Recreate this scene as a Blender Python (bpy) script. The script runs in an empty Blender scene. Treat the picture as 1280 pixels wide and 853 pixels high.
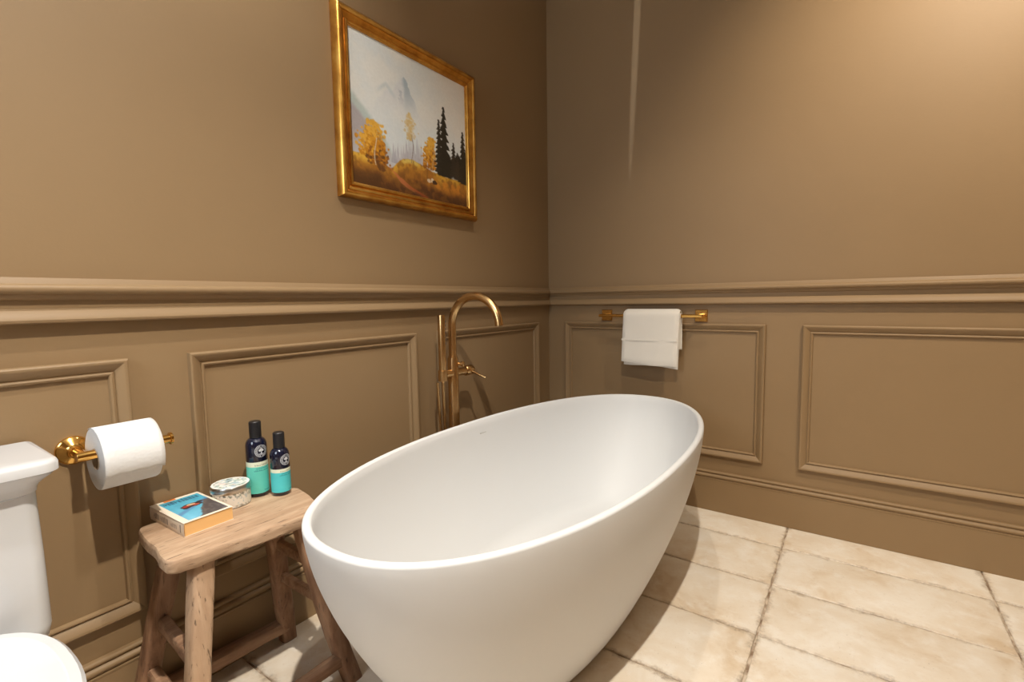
import bpy, bmesh, math, random
import numpy as np
from mathutils import Vector, Matrix

random.seed(7)
rng = np.random.default_rng(7)
S = bpy.context.scene
COL = S.collection
PI = math.pi

# ------------------------------------------------------------------ camera
# corner of the two panelled walls is the origin; left wall is x = 0, back wall is y = 0
def camera():
    f, pitch, roll, yaw = 605.9, math.radians(-4.9036), math.radians(-0.8738), math.radians(35.2366)
    fw = Vector((-math.sin(yaw) * math.cos(pitch), math.cos(yaw) * math.cos(pitch), math.sin(pitch)))
    rt = Vector((math.cos(yaw), math.sin(yaw), 0))
    up = rt.cross(fw)
    r2 = rt * math.cos(roll) + up * math.sin(roll)
    u2 = up * math.cos(roll) - rt * math.sin(roll)
    cd = bpy.data.cameras.new('camera')
    cd.sensor_width = 36
    cd.sensor_fit = 'HORIZONTAL'
    cd.lens = 36 * f / 1280
    cd.clip_start = 0.02
    o = bpy.data.objects.new('camera', cd)
    COL.objects.link(o)
    m = Matrix((r2, u2, -fw)).transposed().to_4x4()
    m.translation = Vector((1.3963, -2.3381, 1.0))
    o.matrix_world = m
    S.camera = o
camera()

# ------------------------------------------------------------------ world, exposure
W = bpy.data.worlds.new('sky')
S.world = W
W.use_nodes = True
W.node_tree.nodes['Background'].inputs[0].default_value = (0.62, 0.76, 1.0, 1)
W.node_tree.nodes['Background'].inputs[1].default_value = 1.0
S.view_settings.view_transform = 'Standard'
S.view_settings.look = 'None'
S.view_settings.gamma = 1.0
S.view_settings.use_curve_mapping = False
S.view_settings.exposure = 0.0

# daylight entering by the window in the wall behind the camera
WIN = (0.15, 0.85, 1.10, 2.25)            # x0, x1, z0, z1
RX, RY, RZ = 2.75, -3.3, 2.68             # room size
ld = bpy.data.lights.new('daylight', 'AREA')
ld.shape = 'RECTANGLE'
ld.size, ld.size_y = 0.70, 1.15
ld.energy = 26
ld.color = (0.82, 0.92, 1.0)
lo = bpy.data.objects.new('daylight', ld)
COL.objects.link(lo)
lo.location = ((WIN[0] + WIN[1]) / 2, RY - 0.16, (WIN[2] + WIN[3]) / 2)
lo.rotation_euler = (PI / 2, 0, 0)
# added narrow spot standing in for a sliver of daylight on the back wall
ls = bpy.data.lights.new('sliver_spot', 'SPOT')
ls.energy = 150; ls.color = (0.88, 0.94, 1.0); ls.spot_size = math.radians(34); ls.spot_blend = 0.9; ls.shadow_soft_size = 0.0
lo = bpy.data.objects.new('sliver_spot', ls)
COL.objects.link(lo)
lo.location = (0.95, -3.2, 2.3)
lo.rotation_euler = ((Vector((0.503, 0, 2.40)) - Vector(lo.location)).to_track_quat('-Z', 'Y') @ Matrix.Rotation(math.radians(-2.4), 3, 'Z').to_quaternion()).to_euler()
lo.scale = (0.022, 1, 1)

# ceiling downlights: x, y, watts, cone degrees, point the lamp is tilted towards (None = straight down), colour
WARM, SOFT, COOL = (1.0, 0.87, 0.69), (1.0, 0.925, 0.81), (1.0, 0.975, 0.94)
LAMPS = [(1.38, -2.10, 268, 118, None, SOFT), (0.80, -0.85, 34, 94, None, SOFT),
         (0.72, -2.05, 72, 100, (0.0, -1.95, 1.60), COOL), (1.98, -1.10, 150, 92, (1.86, 0.0, 1.72), WARM)]

# ------------------------------------------------------------------ helpers
def lin(c):
    c = np.asarray(c, float) / 255.0
    return np.where(c <= 0.04045, c / 12.92, ((c + 0.055) / 1.055) ** 2.4)
def rgba(*c):
    return tuple(lin(c)) + (1.0,)

def mesh_obj(name, verts, faces, mat, parent=None, smooth=40, kind=None):
    me = bpy.data.meshes.new(name)
    me.from_pydata([tuple(v) for v in verts], [], [tuple(f) for f in faces])
    bm = bmesh.new(); bm.from_mesh(me)
    bmesh.ops.remove_doubles(bm, verts=bm.verts, dist=1e-6)
    bmesh.ops.recalc_face_normals(bm, faces=bm.faces)
    bm.to_mesh(me); bm.free()
    if smooth:
        me.shade_smooth()
        if smooth < 180:
            me.set_sharp_from_angle(angle=math.radians(smooth))
    if mat:
        me.materials.append(mat)
    o = bpy.data.objects.new(name, me)
    COL.objects.link(o)
    if parent:
        o.parent = parent
    if kind:
        o['kind'] = kind
    return o

def thing(name, label, cat, loc=(0, 0, 0), rz=0, group=None):
    o = bpy.data.objects.new(name, None)
    o.empty_display_size = 0.05
    COL.objects.link(o)
    o.location = loc
    o.rotation_euler = (0, 0, rz)
    o['label'] = label
    o['category'] = cat
    if group:
        o['group'] = group
    return o

class MB:
    def __init__(s):
        s.v = []; s.f = []
    def add(s, v, f):
        b = len(s.v)
        s.v += [tuple(x) for x in v]
        s.f += [tuple(i + b for i in q) for q in f]
    def rings(s, rings, closed=True, cap0=True, cap1=True):
        n = len(rings[0]); v = [p for r in rings for p in r]; f = []
        for i in range(len(rings) - 1):
            for j in range(n if closed else n - 1):
                k = (j + 1) % n
                f.append((i * n + j, i * n + k, (i + 1) * n + k, (i + 1) * n + j))
        if cap0: f.append(tuple(range(n))[::-1])
        if cap1: f.append(tuple(range((len(rings) - 1) * n, len(rings) * n)))
        s.add(v, f)
    def box(s, lo, hi):
        x0, y0, z0 = lo; x1, y1, z1 = hi
        s.add([(x0, y0, z0), (x1, y0, z0), (x1, y1, z0), (x0, y1, z0), (x0, y0, z1), (x1, y0, z1), (x1, y1, z1), (x0, y1, z1)],
              [(0, 3, 2, 1), (4, 5, 6, 7), (0, 1, 5, 4), (1, 2, 6, 5), (2, 3, 7, 6), (3, 0, 4, 7)])
    def tube(s, pts, rad, n=16, caps=True):
        pts = [Vector(p) for p in pts]
        rr = rad if hasattr(rad, '__len__') else [rad] * len(pts)
        t = (pts[1] - pts[0]).normalized()
        a = t.orthogonal().normalized()
        rings = []
        for i, p in enumerate(pts):
            if i == 0: d = pts[1] - pts[0]
            elif i == len(pts) - 1: d = pts[-1] - pts[-2]
            else: d = (pts[i + 1] - pts[i]).normalized() + (pts[i] - pts[i - 1]).normalized()
            d.normalize()
            a = (a - d * a.dot(d)).normalized()
            b = d.cross(a)
            rings.append([p + (a * math.cos(2 * PI * k / n) + b * math.sin(2 * PI * k / n)) * rr[i] for k in range(n)])
        s.rings(rings, True, caps, caps)
    def lathe(s, prof, n=32, c=(0, 0), axis='z'):
        rings = []
        for r, z in prof:
            ring = []
            for k in range(n):
                x, y = r * math.cos(2 * PI * k / n), r * math.sin(2 * PI * k / n)
                ring.append((c[0] + x, c[1] + y, z))
            rings.append(ring)
        s.rings(rings, True, True, True)
    def obj(s, name, mat, parent=None, smooth=40, kind=None):
        return mesh_obj(name, s.v, s.f, mat, parent, smooth, kind)

# ------------------------------------------------------------------ materials
def mat(name, col, rough=0.5, metal=0.0, spec=0.5, coat=0.0):
    m = bpy.data.materials.new(name)
    m.use_nodes = True
    b = m.node_tree.nodes['Principled BSDF']
    b.inputs['Base Color'].default_value = col
    b.inputs['Roughness'].default_value = rough
    b.inputs['Metallic'].default_value = metal
    b.inputs['Specular IOR Level'].default_value = spec
    b.inputs['Coat Weight'].default_value = coat
    return m
class N:
    """small node-graph helper"""
    def __init__(s, m):
        s.m = m; s.t = m.node_tree; s.b = s.t.nodes['Principled BSDF']
    def n(s, kind, **kw):
        x = s.t.nodes.new(kind)
        for k, v in kw.items():
            setattr(x, k, v)
        return x
    def l(s, a, b):
        s.t.links.new(a, b)
    def coord(s, which='Object'):
        return s.n('ShaderNodeTexCoord').outputs[which]
    def noise(s, vec, scale, detail=4, rough=0.55, dist=0.0):
        x = s.n('ShaderNodeTexNoise')
        x.inputs['Scale'].default_value = scale
        x.inputs['Detail'].default_value = detail
        x.inputs['Roughness'].default_value = rough
        x.inputs['Distortion'].default_value = dist
        if vec is not None: s.l(vec, x.inputs['Vector'])
        return x.outputs['Fac']
    def ramp(s, fac, stops):
        x = s.n('ShaderNodeValToRGB')
        e = x.color_ramp.elements
        while len(e) < len(stops): e.new(0.5)
        for q, (p, c) in zip(e, stops):
            q.position = p
            q.color = c if len(c) == 4 else tuple(c) + (1,)
        s.l(fac, x.inputs[0])
        return x.outputs[0]
    def mix(s, fac, a, b, blend='MIX'):
        x = s.n('ShaderNodeMix', data_type='RGBA', blend_type=blend)
        for sock, v in ((x.inputs['Factor'], fac), (x.inputs['A'], a), (x.inputs['B'], b)):
            if isinstance(v, (float, int)): sock.default_value = v
            elif isinstance(v, tuple): sock.default_value = v
            else: s.l(v, sock)
        return x.outputs['Result']
    def math(s, op, a, b=None):
        x = s.n('ShaderNodeMath', operation=op)
        for i, v in enumerate((a, b)):
            if v is None: continue
            if isinstance(v, (float, int)): x.inputs[i].default_value = v
            else: s.l(v, x.inputs[i])
        return x.outputs[0]
    def bump(s, h, strength=0.2, dist=0.01):
        x = s.n('ShaderNodeBump')
        x.inputs['Strength'].default_value = strength
        x.inputs['Distance'].default_value = dist
        s.l(h, x.inputs['Height'])
        s.l(x.outputs[0], s.b.inputs['Normal'])
    def mapping(s, vec, scale=(1, 1, 1), loc=None):
        x = s.n('ShaderNodeMapping')
        x.inputs['Scale'].default_value = scale
        s.l(vec, x.inputs['Vector'])
        if loc is not None: s.l(loc, x.inputs['Location'])
        return x.outputs[0]

BW = (0, 0, 0, 1), (1, 1, 1, 1)

def m_paint():
    m = mat('taupe_paint', (0.33, 0.24, 0.15, 1), 0.50, spec=0.3)
    g = N(m); c = g.coord()
    n = g.noise(c, 2.5, 3)
    g.l(g.mix(n, (0.252, 0.164, 0.083, 1), (0.280, 0.184, 0.095, 1)), g.b.inputs['Base Color'])
    g.bump(g.noise(c, 90, 3), 0.05, 0.004)
    return m
PAINT = m_paint()

def m_white(name, col, rough, coat=0.0):
    m = mat(name, col, rough, coat=coat)
    return m
STONE = m_white('stone_resin', (0.67, 0.672, 0.67, 1), 0.55)
CERAMIC = m_white('glazed_ceramic', (0.60, 0.605, 0.615, 1), 0.14, 0.2)
CEIL = mat('ceiling_paint', (0.78, 0.76, 0.72, 1), 0.7)

def m_metal(name, col, rough):
    return mat(name, col, rough, 1.0)
BRONZE = m_metal('brushed_bronze', (0.56, 0.36, 0.165, 1), 0.27)
BRASS = m_metal('polished_brass', (0.80, 0.47, 0.13, 1), 0.16)

def m_gilt():
    m = mat('gilt', (0.62, 0.34, 0.08, 1), 0.30, 0.92)
    g = N(m); c = g.coord()
    n = g.noise(c, 14, 5, 0.6)
    g.l(g.ramp(n, [(0.30, (0.40, 0.17, 0.03, 1)), (0.55, (0.64, 0.33, 0.065, 1)), (0.8, (0.78, 0.46, 0.12, 1))]), g.b.inputs['Base Color'])
    g.bump(g.noise(c, 160, 3), 0.06, 0.001)
    return m
GILT = m_gilt()

def m_wood(name, dark, midc, light, axis):
    m = mat(name, midc, 0.62, spec=0.3)
    g = N(m)
    sc = {'x': (1.2, 16, 16), 'y': (16, 1.2, 16), 'z': (16, 16, 1.2)}[axis]
    c = g.coord()
    grain = g.noise(g.mapping(c, sc), 3.0, 6, 0.62, 0.6)
    blot = g.noise(c, 9, 4)
    col = g.ramp(grain, [(0.28, dark), (0.50, midc), (0.75, light)])
    col = g.mix(g.ramp(blot, [(0.35, BW[0]), (0.7, BW[1])]), g.mix(0.55, col, dark), col)
    pits = g.noise(g.mapping(c, tuple(v * 2 for v in sc)), 6, 3)
    pm = g.ramp(pits, [(0.30, BW[1]), (0.38, BW[0])])
    col = g.mix(g.math('MULTIPLY', pm, 0.7), col, (0.045, 0.025, 0.014, 1))
    g.l(col, g.b.inputs['Base Color'])
    g.bump(g.math('ADD', grain, g.math('MULTIPLY', pm, -0.5)), 0.45, 0.006)
    return m
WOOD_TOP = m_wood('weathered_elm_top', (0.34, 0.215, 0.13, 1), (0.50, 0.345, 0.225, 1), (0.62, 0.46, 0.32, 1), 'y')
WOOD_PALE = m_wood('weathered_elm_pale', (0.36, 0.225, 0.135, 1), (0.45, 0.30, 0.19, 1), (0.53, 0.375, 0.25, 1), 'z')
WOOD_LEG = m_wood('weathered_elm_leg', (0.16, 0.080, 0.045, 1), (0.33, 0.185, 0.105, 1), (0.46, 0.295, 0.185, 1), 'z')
WOOD_RAIL = m_wood('weathered_elm_rail', (0.18, 0.090, 0.050, 1), (0.35, 0.205, 0.12, 1), (0.48, 0.32, 0.20, 1), 'y')

def m_tile():
    m = mat('aged_stone_tile', (0.75, 0.65, 0.5, 1), 0.42, spec=0.4)
    g = N(m)
    info = g.n('ShaderNodeObjectInfo')
    off = g.n('ShaderNodeVectorMath', operation='SCALE')
    comb = g.n('ShaderNodeCombineXYZ')
    g.l(info.outputs['Random'], comb.inputs[0]); g.l(g.math('MULTIPLY', info.outputs['Random'], 7.3), comb.inputs[1])
    g.l(comb.outputs[0], off.inputs[0]); off.inputs['Scale'].default_value = 40
    c = g.mapping(g.coord(), (1, 1, 1), off.outputs[0])
    big = g.noise(c, 4.5, 5, 0.6, 0.4)
    mid = g.noise(c, 16, 5, 0.65)
    fine = g.noise(c, 70, 4, 0.7)
    col = g.ramp(big, [(0.30, (0.64, 0.50, 0.345, 1)), (0.45, (0.76, 0.66, 0.53, 1)), (0.64, (0.83, 0.765, 0.665, 1))])
    col = g.mix(g.math('MULTIPLY', g.ramp(mid, [(0.50, BW[0]), (0.70, BW[1])]), 0.6), col, (0.88, 0.84, 0.77, 1))
    col = g.mix(g.math('MULTIPLY', g.ramp(fine, [(0.58, BW[0]), (0.74, BW[1])]), 0.30), col, (0.56, 0.42, 0.28, 1))
    speck = g.noise(c, 130, 2, 0.6)
    col = g.mix(g.math('MULTIPLY', g.ramp(speck, [(0.72, BW[0]), (0.76, BW[1])]), 0.7), col, (0.20, 0.14, 0.09, 1))
    # worn edges
    gen = g.n('ShaderNodeSeparateXYZ')
    g.l(g.coord('Generated'), gen.inputs[0])
    def edge(o, size):
        a = g.math('MINIMUM', o, g.math('SUBTRACT', 1.0, o))
        return g.math('MULTIPLY', a, size)
    d = g.math('MINIMUM', edge(gen.outputs[0], 0.6), edge(gen.outputs[1], 0.3))
    wob = g.math('MULTIPLY', g.math('SUBTRACT', g.noise(c, 9, 6, 0.75), 0.45), 0.10)
    em = g.math('SUBTRACT', wob, d)
    mr = g.n('ShaderNodeMapRange'); mr.interpolation_type = 'SMOOTHSTEP'
    g.l(em, mr.inputs['Value'])
    mr.inputs['From Min'].default_value = -0.012
    mr.inputs['From Max'].default_value = 0.012
    ecol = g.mix(g.ramp(g.noise(c, 45, 4, 0.7), [(0.40, BW[0]), (0.62, BW[1])]), (0.30, 0.22, 0.15, 1), (0.66, 0.54, 0.40, 1))
    col = g.mix(g.math('MULTIPLY', mr.outputs[0], 0.75), col, ecol)
    g.l(col, g.b.inputs['Base Color'])
    r = g.n('ShaderNodeMapRange'); g.l(mid, r.inputs['Value'])
    r.inputs['To Min'].default_value = 0.30; r.inputs['To Max'].default_value = 0.55
    g.l(r.outputs[0], g.b.inputs['Roughness'])
    g.bump(g.math('ADD', g.math('MULTIPLY', big, 0.8), g.math('MULTIPLY', fine, 0.25)), 0.25, 0.006)
    return m
TILE = m_tile()
def m_grout():
    m = mat('grout', (0.30, 0.23, 0.16, 1), 0.9)
    g = N(m)
    g.l(g.ramp(g.noise(g.coord(), 25, 4), [(0.40, (0.24, 0.16, 0.10, 1)), (0.60, (0.58, 0.48, 0.37, 1))]), g.b.inputs['Base Color'])
    return m
GROUT = m_grout()

def m_towel():
    m = mat('white_terry', (0.76, 0.715, 0.645, 1), 0.95, spec=0.15)
    g = N(m); c = g.coord()
    g.b.inputs['Sheen Weight'].default_value = 0.3
    g.bump(g.noise(c, 420, 3, 0.7), 0.5, 0.004)
    return m
TOWEL = m_towel()
def m_tissue():
    m = mat('white_tissue', (0.68, 0.68, 0.675, 1), 0.95, spec=0.1)
    g = N(m)
    v = g.n('ShaderNodeTexVoronoi'); v.inputs['Scale'].default_value = 160
    g.l(g.coord(), v.inputs['Vector'])
    g.bump(v.outputs['Distance'], 0.2, 0.002)
    return m
TISSUE = m_tissue()
CARD = mat('grey_card', (0.42, 0.33, 0.24, 1), 0.9)
BLACKCAP = mat('black_plastic', (0.010, 0.010, 0.012, 1), 0.35)
NAVYGLASS = mat('dark_blue_glass', (0.005, 0.007, 0.022, 1), 0.12, coat=0.5)
PRINT = mat('pale_grey_print', (0.55, 0.58, 0.62, 1), 0.5)
TIN = mat('tin_metal', (0.60, 0.60, 0.58, 1), 0.30, 1.0)
PAGES = mat('page_edges', (0.80, 0.48, 0.19, 1), 0.85)
DARK = mat('dark_recess', (0.03, 0.028, 0.026, 1), 0.6)
GREY = mat('soft_grey', (0.46, 0.45, 0.43, 1), 0.5)

def m_attr(name, rough, coat=0.0):
    m = mat(name, (1, 1, 1, 1), rough, coat=coat)
    g = N(m)
    a = g.n('ShaderNodeAttribute'); a.attribute_name = 'pigment'
    g.l(a.outputs['Color'], g.b.inputs['Base Color'])
    return m
CANVAS = m_attr('oil_on_canvas', 0.42)
PAPER = m_attr('printed_paper', 0.5)
COVER = m_attr('printed_cover', 0.35)

def painted_grid(name, fn_pos, rgb, material, parent, smooth=180):
    """grid of vertices carrying one pigment each; rgb is rows x cols x 3 in 0..255"""
    h, w, _ = rgb.shape
    v = [fn_pos(i / (w - 1), j / (h - 1)) for j in range(h) for i in range(w)]
    f = [(j * w + i, j * w + i + 1, (j + 1) * w + i + 1, (j + 1) * w + i) for j in range(h - 1) for i in range(w - 1)]
    me = bpy.data.meshes.new(name)
    me.from_pydata(v, [], f)
    at = me.color_attributes.new('pigment', 'FLOAT_COLOR', 'POINT')
    a = np.ones((h * w, 4), np.float32)
    a[:, :3] = lin(np.clip(rgb, 0, 255).reshape(-1, 3))
    at.data.foreach_set('color', a.ravel())
    me.shade_smooth()
    me.materials.append(material)
    o = bpy.data.objects.new(name, me)
    COL.objects.link(o)
    if parent: o.parent = parent
    return o

# small numpy noise for the painted surfaces
def vnoise(u, v, s, seed=0):
    r = np.random.default_rng(seed)
    n = int(s) + 3
    t = r.random((n, n))
    x = np.clip(u, 0, 1) * s; y = np.clip(v, 0, 1) * s
    i = x.astype(int); j = y.astype(int)
    a = x - i; b = y - j
    a = a * a * (3 - 2 * a); b = b * b * (3 - 2 * b)
    return (t[j, i] * (1 - a) + t[j, i + 1] * a) * (1 - b) + (t[j + 1, i] * (1 - a) + t[j + 1, i + 1] * a) * b
def fbm(u, v, s, seed=0, o=4):
    r = 0; k = 0
    for q in range(o):
        r = r + vnoise(u, v, s * 2 ** q, seed + q) * 0.5 ** q; k += 0.5 ** q
    return r / k
def sst(a, b, x):
    t = np.clip((x - a) / (b - a), 0, 1)
    return t * t * (3 - 2 * t)
def lay(img, col, m):
    img[:] = img * (1 - m[..., None]) + np.asarray(col, float) * m[..., None]

# ------------------------------------------------------------------ room shell
def struct(name, o):
    o.name = name
    o['kind'] = 'structure'
    return o

def plate(name, lo, hi, m):
    b = MB(); b.box(lo, hi)
    return struct(name, b.obj(name, m, smooth=0))
floor = plate('floor', (0, RY, -0.12), (RX, 0, -0.005), GROUT)
ceiling = plate('ceiling', (-0.1, RY - 0.1, RZ), (RX + 0.1, 0.1, RZ + 0.1), CEIL)
wall_left = plate('wall_left', (-0.1, RY - 0.1, -0.12), (0, 0.1, RZ), PAINT)
wall_back = plate('wall_back', (0, 0, -0.12), (RX + 0.1, 0.1, RZ), PAINT)
wall_right = plate('wall_right', (RX, RY - 0.1, -0.12), (RX + 0.1, 0, RZ), PAINT)
x0, x1, z0, z1 = WIN
b = MB()
b.box((0, RY - .1, -0.12), (x0, RY, RZ)); b.box((x1, RY - .1, -0.12), (RX, RY, RZ))
b.box((x0, RY - .1, -0.12), (x1, RY, z0)); b.box((x0, RY - .1, z1), (x1, RY, RZ))
wall_front = struct('wall_front', b.obj('wall_front', PAINT, smooth=0))
# window in the wall behind the camera (outside the frame; it lets the daylight in)
b = MB()
for lo, hi in (((x0, RY - .08, z0), (x0 + .05, RY - .02, z1)), ((x1 - .05, RY - .08, z0), (x1, RY - .02, z1)),
               ((x0 + .05, RY - .08, z0), (x1 - .05, RY - .02, z0 + .05)), ((x0 + .05, RY - .08, z1 - .05), (x1 - .05, RY - .02, z1))):
    b.box(lo, hi)
window = struct('window_1', b.obj('window_1', CEIL, smooth=0))
pm = bpy.data.materials.new('window_glass'); pm.use_nodes = True
nt = pm.node_tree; nt.nodes.remove(nt.nodes['Principled BSDF'])
tr = nt.nodes.new('ShaderNodeBsdfTransparent'); gl = nt.nodes.new('ShaderNodeBsdfGlossy'); mx = nt.nodes.new('ShaderNodeMixShader')
gl.inputs['Roughness'].default_value = 0.02; mx.inputs[0].default_value = 0.06
nt.links.new(tr.outputs[0], mx.inputs[1]); nt.links.new(gl.outputs[0], mx.inputs[2]); nt.links.new(mx.outputs[0], nt.nodes['Material Output'].inputs[0])
b = MB(); b.box((x0 + .05, RY - .051, z0 + .05), (x1 - .05, RY - .045, z1 - .05)); b.obj('pane', pm, window, 0)

# profiles are (depth off the wall, height)
def arc(cx, cz, r, a0, a1, n=6):
    return [(cx + r * math.cos(math.radians(a0 + (a1 - a0) * i / n)), cz + r * math.sin(math.radians(a0 + (a1 - a0) * i / n))) for i in range(n + 1)]
DADO = [(0, 1.060), (.010, 1.060), (.013, 1.054), (.016, 1.047)] + [(.020, 1.046)] + arc(.023, 1.036, .010, 80, -80, 8) + \
       [(.016, 1.025), (.014, 1.017), (.011, 1.014), (.008, 1.013), (.008, .996), (.012, .995), (.020, .986), (.0255, .977), (.027, .972), (.0255, .967), (.018, .9645), (0, .964)]
BASE = [(0, .190), (.008, .190)] + arc(.009, .184, .006, 80, -70, 5) + [(.010, .1755), (.0125, .1745)] + arc(.011, .166, .0075, 70, -70, 6) + \
       [(.013, .1555), (.0165, .1545), (.0165, .151), (.015, .149), (.015, 0), (0, 0)]
def place(wall, along, depth, z):
    return {'left': (depth, along, z), 'back': (along, -depth, z), 'right': (RX - depth, along, z), 'front': (along, RY + depth, z)}[wall]
def strip(name, wall, a0, a1, prof, parent, segs=1):
    rings = []
    for i in range(segs + 1):
        a = a0 + (a1 - a0) * i / segs
        rings.append([place(wall, a, d, z) for d, z in prof])
    b = MB(); b.rings(rings)
    return b.obj(name, PAINT, parent, 32)
walls = {'left': (wall_left, RY, 0), 'back': (wall_back, 0, RX), 'right': (wall_right, RY, 0), 'front': (wall_front, 0, RX)}
for k, (w, a0, a1) in walls.items():
    strip('dado_rail', k, a0, a1, DADO, w)
    struct('baseboard_' + k, strip('baseboard_' + k, k, a0, a1, BASE, None))

PANEL = [(0, 0), (0, .012), (.001, .0165), (.004, .0185), (.007, .018), (.010, .0165), (.025, .0068), (.0265, .0045), (.0278, .0045), (.0288, .008), (.032, .0095), (.0355, .008), (.0375, .004), (.038, 0)]   # (inward from the outer edge, depth off the wall)
def panel(wall, a0, a1, z0, z1):
    rings = []
    for s, d in PANEL:
        rings.append([place(wall, a0 + s, d, z0 + s), place(wall, a1 - s, d, z0 + s), place(wall, a1 - s, d, z1 - s), place(wall, a0 + s, d, z1 - s)])
    b = MB(); b.rings(rings, True, False, False)
    b.obj('panel_moulding', PAINT, walls[wall][0], 30)
ZB, ZT = .2635, .876
for a0, a1 in ((-.899, -.127), (-1.809, -1.022), (-2.72, -1.936), (-3.2, -2.845)):
    panel('left', a0, a1, ZB, ZT)
for a0, a1 in ((.109, 1.0893), (1.2255, 2.206), (2.342, 2.64)):
    panel('back', a0, a1, ZB, ZT)

# floor tiles, straight grid
def tile_mesh(lx, ly, seed):
    r = random.Random(seed)
    pts = []
    def side(p, q, n):
        for i in range(n):
            t = i / n
            x, y = p[0] + (q[0] - p[0]) * t, p[1] + (q[1] - p[1]) * t
            if i: 
                k = r.uniform(-.0030, .0006)
                if p[1] == q[1]: y += k * (1 if p[1] > 0 else -1)
                else: x += k * (1 if p[0] > 0 else -1)
            pts.append((x, y))
    a, c = lx / 2, ly / 2
    side((-a, -c), (a, -c), 16); side((a, -c), (a, c), 9); side((a, c), (-a, c), 16); side((-a, c), (-a, -c), 9)
    ins = lambda p, k: (p[0] - k * (p[0] / a), p[1] - k * (p[1] / c))
    rings = [[(x, y, -.012) for x, y in pts], [(x, y, -.0022) for x, y in pts],
             [ins(p, .0016) + (-.0004,) for p in pts], [ins(p, .004) + (0.0,) for p in pts]]
    b = MB(); b.rings(rings)
    me_o = b.obj('tile', TILE, None, 25)
    me = me_o.data
    bpy.data.objects.remove(me_o)
    return me
xs = [0.0, .587, 1.196, 1.8054, 2.414, RX]
ys = [0.0, -.2142]
while ys[-1] > RY + .001:
    ys.append(max(ys[-1] - .3028, RY))
cache = {}
J = .0032
for i in range(len(xs) - 1):
    for j in range(len(ys) - 1):
        lx, ly = xs[i + 1] - xs[i] - J, ys[j] - ys[j + 1] - J
        if ly < .02: continue
        key = (round(lx, 2), round(ly, 2), random.randrange(3))
        if key not in cache: cache[key] = tile_mesh(lx, ly, hash(key) % 1000)
        o = bpy.data.objects.new('tile', cache[key])
        COL.objects.link(o)
        o.parent = floor
        o.location = ((xs[i] + xs[i + 1]) / 2, (ys[j] + ys[j + 1]) / 2, random.uniform(-.0008, 0))
        o.rotation_euler = (0, 0, random.choice((0, PI)) + random.uniform(-.0012, .0012))

# ------------------------------------------------------------------ ceiling downlights (above the frame; each carries its own lamp)
LM = bpy.data.materials.new('lamp_glow'); LM.use_nodes = True
LM.node_tree.nodes['Principled BSDF'].inputs['Emission Color'].default_value = SOFT + (1,)
LM.node_tree.nodes['Principled BSDF'].inputs['Emission Strength'].default_value = 6
POS = ['above the near end of the bathtub', 'above the far end of the bathtub', 'above the wooden stool', 'near the right end of the towel wall']
for (x, y, e, cone, aim, tint), where in zip(LAMPS, POS):
    t = thing('downlight', 'round recessed ceiling downlight ' + where, 'downlight', (x, y, RZ), 0, 'recessed ceiling downlights')
    b = MB(); b.lathe([(.034, -.002), (.047, -.002), (.047, -.006), (.036, -.006)], 32); b.obj('trim_ring', CEIL, t)
    b = MB(); b.lathe([(.001, -.0015), (.034, -.0015), (.034, -.003), (.001, -.003)], 24); b.obj('lens', LM, t)
    L = bpy.data.lights.new('downlight_lamp', 'SPOT')
    L.energy = e; L.color = tint; L.spot_size = math.radians(cone); L.spot_blend = 0.9; L.shadow_soft_size = 0.022
    lo = bpy.data.objects.new('downlight_lamp', L)
    COL.objects.link(lo); lo.parent = t; lo.location = (0, 0, -.045)
    if aim:
        lo.rotation_euler = (Vector(aim) - Vector((x, y, RZ - .045))).to_track_quat('-Z', 'Y').to_euler()

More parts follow.
